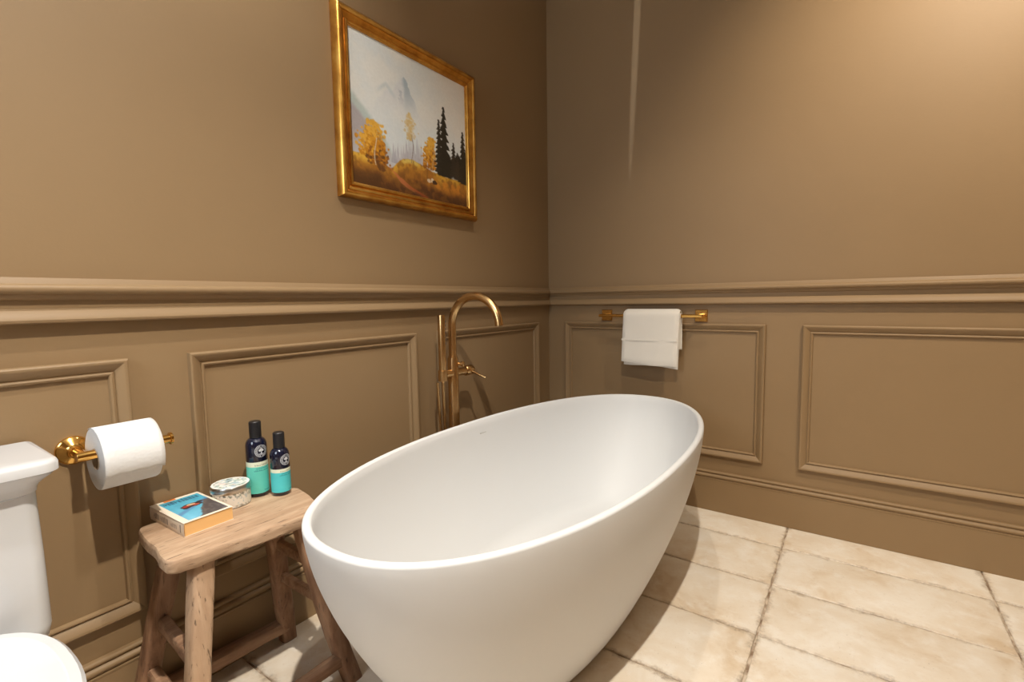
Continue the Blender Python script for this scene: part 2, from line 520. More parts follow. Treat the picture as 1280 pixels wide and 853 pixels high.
# ------------------------------------------------------------------ bathtub
def superell(a, b, n, k, N_):
    t = 2 * PI * k / N_
    c, s = math.cos(t), math.sin(t)
    return (b * math.copysign(abs(c) ** (2 / n), c), a * math.copysign(abs(s) ** (2 / n), s))
def bathtub():
    H, A, B, n = .55, .8355, .3955, 2.22
    t = thing('bathtub', 'white freestanding oval bathtub with matt sides and thin rim', 'bathtub', (.632, -1.013, 0))
    NS = 112
    rings = []
    def ring(a, b, z, nn=n):
        r = []
        for k in range(NS):
            x, y = superell(a, b, nn, k, NS)
            r.append((x * (1 - .025 * y / A), y, z))
        rings.append(r)
    def so(z, w, q): return 1 - (1 - w) * (1 - z / H) ** q
    ring(A * so(0, .68, 1.6) - .02, B * so(0, .55, 1.6) - .02, 0)
    ring(A * so(0, .68, 1.6) - .004, B * so(0, .55, 1.6) - .004, .004)
    for i in range(1, 25):
        z = .010 + (H - .008 - .010) * (i / 24)
        ring(A * so(z, .68, 1.6), B * so(z, .55, 1.6), z)
    for k in range(1, 9):                         # rounded thin rim
        an = PI * k / 9
        r = .010
        ring(A - r + r * math.cos(an), B - r + r * math.cos(an), H - .008 + .008 * math.sin(an))
    ai, bi = A - .020, B - .020
    for i in range(1, 22):                         # inner bowl
        z = H - .008 - (H - .008 - .12) * (i / 21) ** 1.0
        tt = (H - z) / (H - .10)
        ring(ai * (1 - .30 * tt ** 1.9), bi * (1 - .36 * tt ** 2.3), z)
    a, bb = ai * .72, bi * .66
    ring(a * .93, bb * .90, .104); ring(a * .82, bb * .76, .096); ring(a * .5, bb * .45, .092); ring(.04, .04, .088); ring(.004, .004, .088)
    b = MB(); b.rings(rings); b.obj('shell', STONE, t, 60)
    b = MB(); b.lathe([(.001, .089), (.032, .089), (.034, .092), (.030, .097), (.001, .099)], 32); b.obj('drain', BRONZE, t)
    # overflow slot high on the inside of the wall-side flank
    zz = .497
    b = MB()
    tt = (H - zz) / (H - .10)
    xs_ = -bi * (1 - .36 * tt ** 2.3)
    pts = [(xs_ + .0012 , .085 + .034 * k / 6 - .017, zz) for k in range(7)]
    b.tube(pts, .0022, 8); b.obj('overflow_slot', GREY, t)
bathtub()

# ------------------------------------------------------------------ free-standing tub filler
def tub_filler():
    t = thing('bath_tap', 'brushed bronze floor-standing bath tap with gooseneck spout and hand shower', 'tap', (.10, -.912, 0))
    b = MB(); b.lathe([(.001, 0), (.045, 0), (.046, .006), (.042, .012), (.022, .014), (.001, .014)], 40); b.obj('floor_flange', BRONZE, t)
    b = MB(); b.lathe([(.0215, .012), (.0215, .768), (.0205, .772), (.001, .773)], 36); b.obj('column', BRONZE, t)
    R = .1165; zc = 1.015 - R
    pts = [(0, 0, .77), (0, 0, .80), (0, 0, .85)]
    for i in range(0, 25):
        an = PI - (PI * 0.985) * i / 24
        pts.append((R + R * math.cos(an), 0, zc + R * math.sin(an)))
    b = MB(); b.tube(pts, .0155, 28); sp = b.obj('spout', BRONZE, t)
    e = pts[-1]
    b = MB(); b.lathe([(.001, -.0008), (.0095, -.0008), (.0095, .001), (.001, .001)], 20); a = b.obj('aerator', DARK, sp); a.location = e
    b = MB(); b.lathe([(.0155, .770), (.0185, .771), (.0185, .779), (.0155, .780)], 32); b.obj('collar', BRONZE, t)
    zb = .712
    b = MB(); b.tube([(0, -.062, zb), (0, -.058, zb), (0, .0, zb), (0, .070, zb)], [.0155, .0165, .0165, .0165], 24); b.obj('mixer_body', BRONZE, t)
    b = MB(); b.tube([(0, .070, zb), (0, .074, zb), (0, .108, zb), (0, .114, zb)], [.0185, .0215, .0215, .0185], 28); k = b.obj('control_knob', BRONZE, t)
    b = MB(); b.tube([(.012, .096, zb - .001), (.045, .098, zb - .014), (.080, .100, zb - .026), (.083, .100, zb - .027)], [.0055, .0048, .0042, .003], 12); b.obj('lever', BRONZE, k)
    b = MB(); b.tube([(.012, .012, .748), (.028, .016, .748)], [.007, .007], 14); b.tube([(.028, .016, .748), (.030, .0165, .748), (.040, .019, .748), (.042, .0195, .748)], [.008, .0105, .0105, .008], 18); b.obj('diverter_knob', BRONZE, t)
    # hand shower in its holder
    hx, hy = 0.004, -.064
    b = MB(); b.lathe([(.010, zb - .024), (.0185, zb - .022), (.0185, zb + .018), (.0145, zb + .020)], 24, (hx, hy)); b.obj('holder', BRONZE, t)
    b = MB(); b.lathe([(.006, zb - .030), (.010, zb - .012), (.0145, zb + .012), (.0145, .940), (.0135, .944), (.001, .945)], 24, (hx, hy)); hs = b.obj('hand_shower', BRONZE, t)
    for i in range(7):
        z = .835 + i * .014
        b = MB(); d = Vector((.80, .60, 0)); p = Vector((hx, hy, z)) + d * .0136
        b.tube([p, p + d * .0026], .0030, 8); b.obj('nozzle', DARK, hs)
    pts = []
    for i in range(41):
        s = i / 40
        z = (zb - .028) - .60 * math.sin(PI * min(s * 1.0, 1.0)) ** .8
        y = hy + .012 * s - .030 * s * s + .004 * math.sin(9 * s)
        x = hx + .014 * math.sin(PI * s) - .012 * s
        pts.append((x, y, max(z, .03)))
    b = MB(); b.tube(pts, .0055, 10); b.obj('hose', BRONZE, t, 60)
tub_filler()

# ------------------------------------------------------------------ towel rail and towel
def towel_rail():
    cx, z, d = .586, .912, .062
    t = thing('towel_rail', 'brass towel rail with square wall plates on the back wall', 'towel rail', (cx, 0, z))
    for s in (-1, 1):
        x = s * .234
        b = MB()
        h = .0275
        rings = []
        for k, dd in ((h, 0), (h, -.006), (h - .002, -.008)):
            rings.append([(x - k, dd, -k), (x + k, dd, -k), (x + k, dd, k), (x - k, dd, k)])
        b.rings(rings); pl = b.obj('wall_plate', BRASS, t, 20)
        b = MB(); b.tube([(x, -.006, 0), (x, -d + .004, 0)], .0085, 20); b.obj('post', BRASS, pl)
    b = MB(); b.tube([(-.252, -d, 0), (-.250, -d, 0), (.250, -d, 0), (.252, -d, 0)], [.006, .0078, .0078, .006], 24); b.obj('bar', BRASS, t)
towel_rail()
def towel():
    t = thing('towel', 'folded white hand towel hanging over the brass rail', 'towel', (.586, -.062, .912))
    def layer(name, x0, x1, r, th, zf, zb_, seed, skew=0.0):
        # cross-section in (y, z): back hem, over the bar, front hem
        path = [(r, zb_ + (-.004 - zb_) * i / 8) for i in range(8)]
        path += [(r * math.cos(a), r * math.sin(a)) for a in [PI * i / 10 for i in range(11)]]
        path += [(-r, -.004 + (zf + .004) * i / 14) for i in range(1, 15)]
        nx = 26
        rr = random.Random(seed)
        ph = [rr.uniform(0, 6) for _ in range(4)]
        def surf(off, i):
            x = x0 + (x1 - x0) * i / nx
            u = i / nx
            out = []
            edge = min(u, 1 - u)
            pinch = off * (min(1, edge / .05) ** .5)
            for k, (y, z) in enumerate(path):
                q = max(0, -z)
                w = .0016 * math.sin(7 * u + ph[0] + 9 * q) * min(1, q * 9) + .0007 * math.sin(19 * u + ph[1] + 25 * q) * min(1, q * 9)
                a = (k if k < 8 else 8 + (k - 8))
                if k < 8: n_ = (1, 0)
                elif k < 19: n_ = (y / r, z / r)
                else: n_ = (-1, 0)
                if k >= 19: zz = z + (skew * u + .004 * math.sin(5 * u + ph[2])) * (q / .24)
                else: zz = z + .003 * math.sin(6 * u + ph[3]) * min(1, q * 6)
                dx = (.010 * (1 - 2 * u)) * 0 + (-.010 * q / .24 if k >= 19 else 0)
                tap = min(1, (len(path) - 1 - k) / 1.0 + .45, k / 1.0 + .45)
                out.append((x + dx, y + n_[0] * pinch * tap - (w if k >= 19 else -w * .3), zz + n_[1] * pinch))
            return out
        rings = []
        for i in range(nx + 1):
            o_ = surf(th / 2, i); n_ = surf(-th / 2, i)
            rings.append(o_ + n_[::-1])
        b = MB(); b.rings(rings); b.obj(name, TOWEL, t, 70)
    layer('outer_fold', -.112, .158, .0240, .018, -.226, -.158, 3, -.012)
    layer('inner_fold', -.104, .160, .0116, .007, -.236, -.150, 5, -.012)
    # woven border across the front
    b = MB()
    b.box((-.1165, -.0350, -.119), (.1505, -.0318, -.111))
    b.obj('woven_border', TOWEL, t, 0)
towel()

# ------------------------------------------------------------------ toilet-roll holder and roll
def roll_holder():
    y, z, X = -2.045, .684, .082
    t = thing('toilet_roll_holder', 'brass toilet roll holder with round wall plate and straight arm', 'roll holder', (0, y, z))
    def disc(prof):   # lathe about the x axis
        b = MB(); n = 40
        b.rings([[(x, r * math.cos(2 * PI * k / n), r * math.sin(2 * PI * k / n)) for k in range(n)] for r, x in prof])
        return b
    disc([(.031, 0), (.0315, .003), (.0305, .006), (.027, .0085), (.022, .0115), (.017, .0145), (.012, .018), (.011, .03), (.001, .03)]).obj('wall_plate', BRASS, t, 75)
    b = MB(); b.tube([(.015, 0, 0), (X, 0, 0)], .0102, 24); b.obj('post', BRASS, t)
    b = MB(); b.tube([(X, -.013, 0), (X, -.012, 0), (X, .155, 0)], [.0095, .0102, .0102], 24); arm = b.obj('arm', BRASS, t)
    b = MB(); b.tube([(X, .155, 0), (X, .1555, 0), (X, .160, 0), (X, .161, 0)], [.013, .0142, .0142, .013], 28); b.obj('end_stop', BRASS, arm)
    # the roll
    r = thing('toilet_roll', 'white toilet paper roll on the brass wall holder', 'toilet roll', (X, y + .016, z - .0112))
    n = 56; R = .067; ri = .022; Lr = .104
    rings = []
    for rad, yy in ((ri + .0012, .002), (R - .004, 0), (R - .001, .001), (R, .004), (R, Lr - .004), (R - .001, Lr - .001), (R - .004, Lr), (ri + .0012, Lr - .002)):
        rings.append([(rad * math.cos(2 * PI * k / n), yy, rad * math.sin(2 * PI * k / n)) for k in range(n)])
    rings.append(rings[0])
    b = MB(); b.rings(rings, True, False, False); b.obj('paper', TISSUE, r, 50)
    rings = [[(q * math.cos(2 * PI * k / n), yy, q * math.sin(2 * PI * k / n)) for k in range(n)] for q, yy in ((ri + .001, .0005), (ri + .001, Lr - .0005), (ri - .0005, Lr - .0005), (ri - .0005, .0005))]
    rings.append(rings[0])
    b = MB(); b.rings(rings, True, False, False); b.obj('core', CARD, r, 50)
    # loose sheet: wraps the front and ends in a torn edge slightly proud of the roll
    rings = []
    for i in range(25):
        a = math.radians(115 - 140 * i / 24)
        rad = R + .0012 + .0022 * (i / 24) ** 3
        row = []
        for k in range(13):
            yy = -.0005 + (Lr + .003) * k / 12
            aa = a - (math.radians(1.5) * math.sin(k * 1.7) * (i / 24) ** 6)
            row.append((rad * math.cos(aa), yy, rad * math.sin(aa)))
        rings.append(row)
    b = MB(); b.rings(rings, False, False, False); s = b.obj('loose_sheet', TISSUE, r, 60)
    so = s.modifiers.new('thickness', 'SOLIDIFY'); so.thickness = .0008
roll_holder()

# ------------------------------------------------------------------ toilet
def rrect(x0, x1, hw, r, z, n=8):
    """rounded rectangle in plan; rear corners small radius"""
    pts = []
    for cx, cy, a0, rr in ((x1 - r, hw - r, 0, r), (x0 + .01, hw - .01, 90, .01), (x0 + .01, -hw + .01, 180, .01), (x1 - r, -hw + r, 270, r)):
        for i in range(n + 1):
            a = math.radians(a0 + 90 * i / n)
            pts.append((cx + rr * math.cos(a), cy + rr * math.sin(a), z))
    return pts
def egg(x0, x1, hw, z, n=64, p=2.25):
    cx = x0 + (x1 - x0) * .42
    pts = []
    for k in range(n):
        a = 2 * PI * k / n
        c, s = math.cos(a), math.sin(a)
        L = (x1 - cx) if c > 0 else (cx - x0)
        pp = 2.05 if c > 0 else 2.7
        pts.append((cx + L * math.copysign(abs(c) ** (2 / pp), c), hw * math.copysign(abs(s) ** (2 / pp), s), z))
    return pts
def toilet():
    t = thing('toilet', 'white close-coupled toilet with moulded cistern lid at the left edge', 'toilet', (0, -2.335, 0))
    b = MB(); b.rings([rrect(.022, .185, .185, .03, .372), rrect(.018, .195, .197, .026, .385), rrect(.018, .197, .201, .022, .41), rrect(.018, .197, .199, .02, .55), rrect(.018, .197, .196, .02, .668)]); b.obj('cistern', CERAMIC, t, 45)
    prof = [(.662, .000), (.666, .006), (.674, .007), (.680, .010), (.688, .017), (.697, .026), (.702, .029), (.704, .033), (.718, .033), (.7225, .031), (.725, .026)]
    b = MB(); b.rings([rrect(.016, .197 + d, .193 + d, .03, z) for z, d in prof]); b.obj('cistern_lid', CERAMIC, t, 40)
    b = MB()
    b.rings([egg(.10, .56, .10, 0), egg(.10, .56, .105, .01), egg(.11, .55, .10, .10), egg(.11, .58, .115, .20), egg(.10, .645, .160, .32), egg(.09, .670, .180, .385), egg(.09, .672, .181, .398)])
    b.obj('bowl', CERAMIC, t, 60)
    b = MB(); b.rings([rrect(.03, .235, .150, .05, .25), rrect(.03, .240, .168, .05, .33), rrect(.03, .245, .172, .05, .372)]); b.obj('cistern_shelf', CERAMIC, t, 50)
    b = MB(); b.rings([egg(.195, .676, .181, .399), egg(.193, .680, .185, .405), egg(.193, .680, .185, .416), egg(.196, .676, .181, .420)]); b.obj('seat', CERAMIC, t, 50)
    b = MB(); b.rings([egg(.192, .680, .185, .4215), egg(.190, .683, .188, .427), egg(.190, .683, .188, .438), egg(.194, .678, .183, .4435), egg(.205, .665, .170, .4445), egg(.208, .662, .167, .4430), egg(.28, .56, .09, .4450), egg(.38, .46, .02, .4455)]); b.obj('seat_lid', CERAMIC, t, 28)
    for s in (-1, 1):
        b = MB(); b.tube([(.222, s * .085 - .022, .435), (.222, s * .085 - .020, .435), (.222, s * .085 + .020, .435), (.222, s * .085 + .022, .435)], [.010, .012, .012, .010], 16); b.obj('hinge', CERAMIC, t)
toilet()

# ------------------------------------------------------------------ wooden stool
def stool():
    t = thing('wooden_stool', 'small weathered wooden stool between the toilet and the bathtub', 'stool', (.19, -1.79, 0))
    O = Vector((.19, -1.79, 0))
    r = random.Random(4)
    # slab: plan outline
    corner = [(.035, -1.955), (.285, -1.980), (.325, -1.640), (.112, -1.600)]
    pts = []
    for i in range(4):
        p, q, s = Vector(corner[i - 1]), Vector(corner[i]), Vector(corner[(i + 1) % 4])
        d0, d1 = (p - q).normalized(), (s - q).normalized()
        R = .030
        a0, a1 = q + d0 * R, q + d1 * R
        for k in range(6):
            u = k / 5
            pts.append(a0 * (1 - u) ** 2 + q * 2 * u * (1 - u) + a1 * u * u)
        L = (s - q).length - 2 * R
        m = int(L / .022)
        for k in range(1, m):
            pts.append(a1 + d1 * L * k / m + Vector((d1.y, -d1.x)) * (.0020 * math.sin(k * .9 + i * 2) + r.uniform(-.0008, .0008)))
    c = sum(pts, Vector((0, 0))) / len(pts)
    jit = [r.uniform(-.0012, .0010) for _ in pts]
    def ring(k, z, j=1.0):
        out = []
        for p, e in zip(pts, jit):
            d = (p - c); q = p - d.normalized() * k
            out.append((q.x - O.x, q.y - O.y, z + e * j))
        return out
    rings = [ring(.012, .4490, .4), ring(.003, .4505, .6), ring(.0, .4545), ring(0, .4700), ring(.0008, .4755), ring(.0028, .4785, .8), ring(.007, .4798, .3), ring(.03, .480, 0), ring(.08, .4800, 0)]
    b = MB(); b.rings(rings); b.obj('top', WOOD_TOP, t, 32)
    def leg(p, q, sx, sy, m, bend=(0, 0), flare=1.0, seed=0):
        rr = random.Random(seed)
        p, q = Vector(p) - O, Vector(q) - O
        n = 14; rings = []
        ph = rr.uniform(0, 6)
        for i in range(n + 1):
            s = i / n
            cc = p.lerp(q, s)
            cc.x += bend[0] * math.sin(PI * s); cc.y += bend[1] * math.sin(PI * s)
            w = 1 + (flare - 1) * s + .03 * math.sin(9 * s + ph)
            ring_ = []
            M = 20
            for k in range(M):
                a = 2 * PI * k / M
                ca, sa = math.cos(a), math.sin(a)
                e = 2 / 4.2
                x = sx * .5 * math.copysign(abs(ca) ** e, ca) * w
                y = sy * .5 * math.copysign(abs(sa) ** e, sa) * w
                j = 1 + rr.uniform(-.025, .025)
                ring_.append((cc.x + x * j, cc.y + y * j, cc.z))
            rings.append(ring_)
        b = MB(); b.rings(rings); return b.obj('leg', m, t, 60)
    FL = ((.252, -1.905, .452), (.345, -1.985, 0)); BL = ((.105, -1.900, .452), (.030, -1.975, 0))
    BR = ((.140, -1.690, .452), (.045, -1.612, 0)); FR = ((.268, -1.685, .452), (.335, -1.600, 0))
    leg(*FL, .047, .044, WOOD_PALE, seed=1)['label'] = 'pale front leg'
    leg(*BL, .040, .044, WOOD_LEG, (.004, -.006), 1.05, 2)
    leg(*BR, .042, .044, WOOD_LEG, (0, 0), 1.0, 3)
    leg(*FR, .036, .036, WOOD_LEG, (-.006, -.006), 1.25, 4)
    # small dark brand burnt into the tub-side leg
    def on_face(p, z): 
        c_ = Vector(FR[0]).lerp(Vector(FR[1]), 1 - z / .452) - O
        return (c_.x + .0172, c_.y + p, z)
    b = MB()
    S_ = [(.005, .420), (.001, .422), (-.002, .420), (-.001, .416), (.004, .413), (.005, .409), (.001, .407), (-.003, .409)]
    a_ = [(.016, .416), (.012, .418), (.009, .414), (.010, .409), (.014, .408), (.016, .412), (.016, .417), (.017, .408)]
    for st in (S_, a_): b.tube([on_face(p - .006, z) for p, z in st], .0014, 6)
    b.obj('burnt_mark', DARK, t)
    def on(Lg, z):
        p, q = Vector(Lg[0]), Vector(Lg[1]); return p.lerp(q, 1 - z / .452)
    def rail(A, zA, B_, zB, w, h, m=WOOD_RAIL, over=.0, seed=0):
        rr = random.Random(seed)
        p, q = on(A, zA) - O, on(B_, zB) - O
        d = (q - p).normalized(); p -= d * over; q += d * over
        side = d.cross(Vector((0, 0, 1))).normalized(); up = side.cross(d)
        rings = []
        for i in range(11):
            s = i / 10; cc = p.lerp(q, s); ring_ = []
            k = 1 + .04 * math.sin(7 * s + seed)
            for kx, kz in ((-1, -.7), (-.7, -1), (.7, -1), (1, -.7), (1, .7), (.7, 1), (-.7, 1), (-1, .7)):
                ring_.append(cc + side * kx * w / 2 * k * (1 + rr.uniform(-.03, .03)) + up * kz * h / 2 * k * (1 + rr.uniform(-.03, .03)))
            rings.append(ring_)
        b = MB(); b.rings(rings); b.obj('stretcher', m, t, 50)
    rail(FL, .245, BL, .255, .024, .032, seed=1)
    rail(FL, .120, BL, .130, .026, .034, seed=2)
    rail(FR, .330, BR, .345, .018, .026, seed=3)
    rail(FR, .220, BR, .235, .018, .026, seed=4)
    rail(BL, .060, BR, .055, .040, .036, seed=5)
    rail(FL, .070, FR, .065, .032, .032, seed=6)
stool()

# ------------------------------------------------------------------ things on the stool
ZS = .4802
def paperback():
    # plan corners: spine side runs along x at y = -1.914, fore-edge at y = -1.807
    t = thing('paperback_book', 'paperback book with blue cover and orange page edges on the stool', 'book', (.100, -1.861, ZS), math.radians(2.0))
    lx, ly, h = .178, .107, .031
    x0, x1, y0, y1 = -lx / 2, lx / 2, -ly / 2, ly / 2
    b = MB(); b.box((x0 + .0015, y0 + .001, .0012), (x1 - .0015, y1 - .0015, h - .0012)); b.obj('pages', PAGES, t, 0)
    # back cover and spine with printed lettering marks
    b = MB(); b.box((x0, y0, 0), (x1, y1, .0010)); b.obj('back_cover', mat('cream_card', rgba(228, 212, 190), .5), t, 0)
    w, hh = 110, 24
    u, v = np.meshgrid(np.linspace(0, 1, w), np.linspace(0, 1, hh))
    img = np.zeros((hh, w, 3)) + np.array((226, 211, 192))
    r = np.random.default_rng(5)
    def strokes(img, u, v, u0, u1, v0, v1, col, n, sw):
        wd = (u1 - u0) / n
        for i in range(n):
            a = u0 + wd * (i + .12); e = u0 + wd * (i + .82)
            k = r.integers(0, 4)
            m = ((u > a) & (u < a + sw)) & (v > v0) & (v < v1)
            if k != 1: m |= (u > a) & (u < e) & (abs(v - (v0 if k == 0 else (v0 + v1) / 2)) < (v1 - v0) * .13)
            if k != 2: m |= ((u > e - sw) & (u < e)) & (v > v0) & (v < v1)
            lay(img, col, m * .75)
    strokes(img, u, v, .12, .55, .30, .72, (120, 112, 108), 12, .012)
    strokes(img, u, v, .62, .80, .40, .68, (130, 120, 115), 7, .008)
    lay(img, (130, 120, 112), ((abs(u - .9) < .012) & (v > .2) & (v < .8)) * 1.0)
    b_ = painted_grid('spine', lambda a, c: (x0 + lx * a, y0 - .0010 + .0018 * abs(2 * c - 1) ** 4, h - h * c), img, PAPER, t)
    # front cover
    w, hh = 110, 180
    u, v = np.meshgrid(np.linspace(0, 1, w), np.linspace(0, 1, hh))        # u across from the spine, v from head to tail
    img = np.zeros((hh, w, 3)) + np.array((236, 224, 205))
    inn = (u > .13) & (u < .94) & (v > .07) & (v < .955)
    sea = np.array((62, 164, 194)) * (1 - v[..., None]) + np.array((118, 186, 214)) * v[..., None] + (fbm(u, v, 8, 3) - .5)[..., None] * 26
    img[inn] = sea[inn]
    pic = inn.astype(float)
    lay(img, (84, 112, 165), sst(.05, .0, abs(v - (.62 - .42 * (u - .3)) ) - .02) * .55 * pic)
    edge = .60 + .10 * fbm(u, v, 9, 8)
    cliff = sst(.0, .05, u * .95 + v * .75 - edge - .40) * sst(.0, .06, v - .36) * pic
    lay(img, (82, 76, 76), cliff)
    lay(img, (112, 104, 100), cliff * (fbm(u, v, 20, 2) > .55) * .6)
    def blob(cu, cv, ru, rv, col, s=1.0):
        lay(img, col, sst(1.15, .8, ((u - cu) / ru) ** 2 + ((v - cv) / rv) ** 2 + (fbm(u, v, 22, 6) - .5) * .9) * s * pic)
    blob(.54, .46, .22, .075, (54, 42, 46)); blob(.42, .46, .06, .04, (166, 54, 48)); blob(.54, .43, .09, .034, (210, 172, 138)); blob(.62, .48, .07, .03, (178, 84, 68)); blob(.74, .41, .07, .035, (58, 48, 50)); blob(.40, .52, .07, .03, (48, 40, 46))
    strokes(img, u, v, .24, .88, .115, .225, (14, 48, 78), 9, .020); strokes(img, u, v, .17, .24, .15, .20, (14, 48, 78), 3, .012)
    lay(img, (222, 120, 52), ((v < .06) & (u > .26) & (u < .50)) * 1.0)
    def cp(a, c):
        return (x0 + lx * c, y0 - .0008 + (ly + .0008) * a, h + .0002 - .0010 * max(0, (a - .9) * 10) ** 2 * .5)
    o = painted_grid('front_cover', cp, img, COVER, t)
    so = o.modifiers.new('thickness', 'SOLIDIFY'); so.thickness = .0008; so.offset = -1
paperback()

def keepsake_tin():
    t = thing('round_tin', 'round pale tin with patterned lid on the stool', 'tin', (.084, -1.762, ZS))
    R, h = .0455, .050
    b = MB(); b.lathe([(.001, 0), (R - .003, 0), (R - .0008, .002), (R - .0008, .0385), (R - .003, .040), (.001, .040)], 56); body = b.obj('body', TIN, t)
    def wrap(z0, z1, rad, w, hh, img, name, par):
        return painted_grid(name, lambda a, c: (rad * math.cos(2 * PI * a), rad * math.sin(2 * PI * a), z1 + (z0 - z1) * c), img, PAPER, par)
    w, hh = 200, 22
    u, v = np.meshgrid(np.linspace(0, 1, w), np.linspace(0, 1, hh))
    u2 = np.where(u > .5, 1 - u, u) * 2                # seamless around the back
    img = np.zeros((hh, w, 3)) + np.array((224, 216, 202))
    n1 = fbm(u, v * .12, 46, 11, 3)
    lay(img, (120, 128, 112), sst(.58, .66, n1) * sst(.52, .2, v) * .85)
    lay(img, (90, 92, 84), sst(.62, .70, fbm(u, v * .12, 70, 21, 2)) * sst(.45, .2, v) * .9)
    lay(img, (150, 168, 176), sst(.60, .68, fbm(u, v * .12, 60, 31, 2)) * (v > .2) * .5 * (np.sin(u * 40) > .1))
    lay(img, (150, 140, 122), sst(.55, .62, fbm(u, v * .12, 90, 41, 2)) * sst(.80, .9, v) * .9)
    wrap(.0015, .0385, R, w, hh, img, 'label_band', body)
    b = MB(); b.lathe([(.001, .038), (R + .0006, .038), (R + .0014, .0395), (R + .0012, .0515), (R - .0008, .0545), (R - .003, .0540), (.001, .0540)], 56); lid = b.obj('lid', TIN, t)
    nr, na = 26, 110
    rr, aa = np.meshgrid(np.linspace(.001, 1, nr), np.linspace(0, 2 * PI, na), indexing='ij')
    px, py = rr * np.cos(aa) * .5 + .5, rr * np.sin(aa) * .5 + .5
    img = np.zeros((nr, na, 3)) + np.array((226, 228, 222))
    lay(img, (150, 178, 170), sst(.52, .62, fbm(px, py, 7, 51)) * .8)
    lay(img, (168, 190, 205), sst(.55, .65, fbm(px, py, 9, 61)) * .7)
    lay(img, (96, 112, 96), sst(.62, .70, fbm(px, py, 14, 71)) * .8)
    lay(img, (225, 200, 190), sst(.62, .70, fbm(px, py, 10, 81)) * .6)
    lay(img, (236, 236, 230), (rr > .90) * 1.0)
    painted_grid('lid_print', lambda a, c: ((R - .0018) * (.001 + .999 * c) * math.cos(2 * PI * a), (R - .0018) * (.001 + .999 * c) * math.sin(2 * PI * a), .0546), img, PAPER, lid)
keepsake_tin()

def bottle(label, loc, R, h_sh, h_cap0, h_top, r_cap, l0, l1, teal, face, emb_z, emb_r):
    t = thing('toiletry_bottle', label, 'bottle', loc, 0, 'toiletry bottles on the stool')
    prof = [(.001, 0), (R - .003, 0), (R, .003), (R, h_sh)]
    for i in range(1, 9):
        a = PI / 2 * i / 8
        prof.append((r_cap - .003 + (R - r_cap + .003) * math.cos(a), h_sh + (h_cap0 - h_sh - .002) * math.sin(a)))
    prof += [(r_cap - .003, h_cap0), (.001, h_cap0)]
    b = MB(); b.lathe(prof, 48); body = b.obj('body', NAVYGLASS, t, 50)
    b = MB(); b.lathe([(.001, h_cap0 - .001), (r_cap, h_cap0 - .001), (r_cap, h_top - .002), (r_cap - .002, h_top), (.001, h_top)], 36); b.obj('cap', BLACKCAP, t, 30)
    w, hh = 150, 70
    u, v = np.meshgrid(np.linspace(0, 1, w), np.linspace(0, 1, hh))
    img = np.zeros((hh, w, 3)) + np.array(teal, float) + (fbm(u, v, 4, 9) - .5)[..., None] * 10
    lay(img, (222, 228, 205), (v < .15) * 1.0)
    r = np.random.default_rng(3)
    def line(c0, c1, v0, v1, col, n):
        for i in range(n):
            a = c0 + (c1 - c0) * (i + .1) / n; e = c0 + (c1 - c0) * (i + .75) / n
            k = r.random()
            m = (u > a) & (u < e) & (v > v0 + (v1 - v0) * .35 * (k > .5)) & (v < v1)
            lay(img, col, m * .8)
    cu = .5
    line(cu - .11, cu + .11, .075, .125, (130, 140, 120), 9)
    line(cu - .09, cu + .09, .19, .225, (30, 110, 116), 9)
    line(cu - .12, cu + .12, .255, .29, (40, 120, 124), 13)
    line(cu + .02, cu + .12, .90, .935, (24, 100, 108), 6)
    rad = R + .0003
    a0 = face - PI
    painted_grid('label', lambda a, c: (rad * math.cos(a0 + 2 * PI * a), rad * math.sin(a0 + 2 * PI * a), l1 + (l0 - l1) * c), img, PAPER, t)
    # round emblem printed on the glass
    def wrap(p, q): return ((R + .00035) * math.cos(face + p / R), (R + .00035) * math.sin(face + p / R), emb_z + q)
    b = MB()
    n = 48
    for r0, r1 in ((.92, 1.0), (.60, .66)):
        b.rings([[wrap(emb_r * q * math.cos(2 * PI * k / n), emb_r * q * math.sin(2 * PI * k / n)) for k in range(n)] for q in (r0, r1)], True, False, False)
    for k in range(26):                                # lettering ticks round the ring
        if k in (6, 19): continue
        a = 2 * PI * (k + .5) / 26
        pts = []
        for da, q in ((-.07, .72), (.07, .72), (.07, .86), (-.07, .86)):
            pts.append(wrap(emb_r * q * math.cos(a + da), emb_r * q * math.sin(a + da)))
        b.add(pts, [(0, 1, 2, 3)])
    for cx, cy, rr in ((0, .22, .26), (-.22, .12, .18), (.22, .12, .18), (0, -.42, .12)):   # tree
        b.add([wrap(emb_r * (cx + rr * math.cos(2 * PI * k / 16)), emb_r * (cy + rr * math.sin(2 * PI * k / 16))) for k in range(16)], [tuple(range(16))])
    for poly in ([(-.06, .1), (.06, .1), (.09, -.4), (-.09, -.4)], [(-.34, -.40), (.34, -.40), (.22, -.50), (-.22, -.50)]):
        b.add([wrap(emb_r * x, emb_r * y) for x, y in poly], [(0, 1, 2, 3)])
    b.obj('emblem', PRINT, body, 0)
FACE = math.atan2(-.50, 1.0)
bottle('taller dark blue bottle with black cap and teal label on the stool', (.083, -1.690, ZS), .0265, .136, .160, .203, .0150, .010, .096, (96, 200, 186), FACE + .45, .125, .0165)
bottle('shorter dark blue bottle with black cap and teal label on the stool', (.130, -1.652, ZS), .0245, .106, .130, .171, .0145, .010, .074, (78, 198, 204), FACE + .62, .098, .0150)

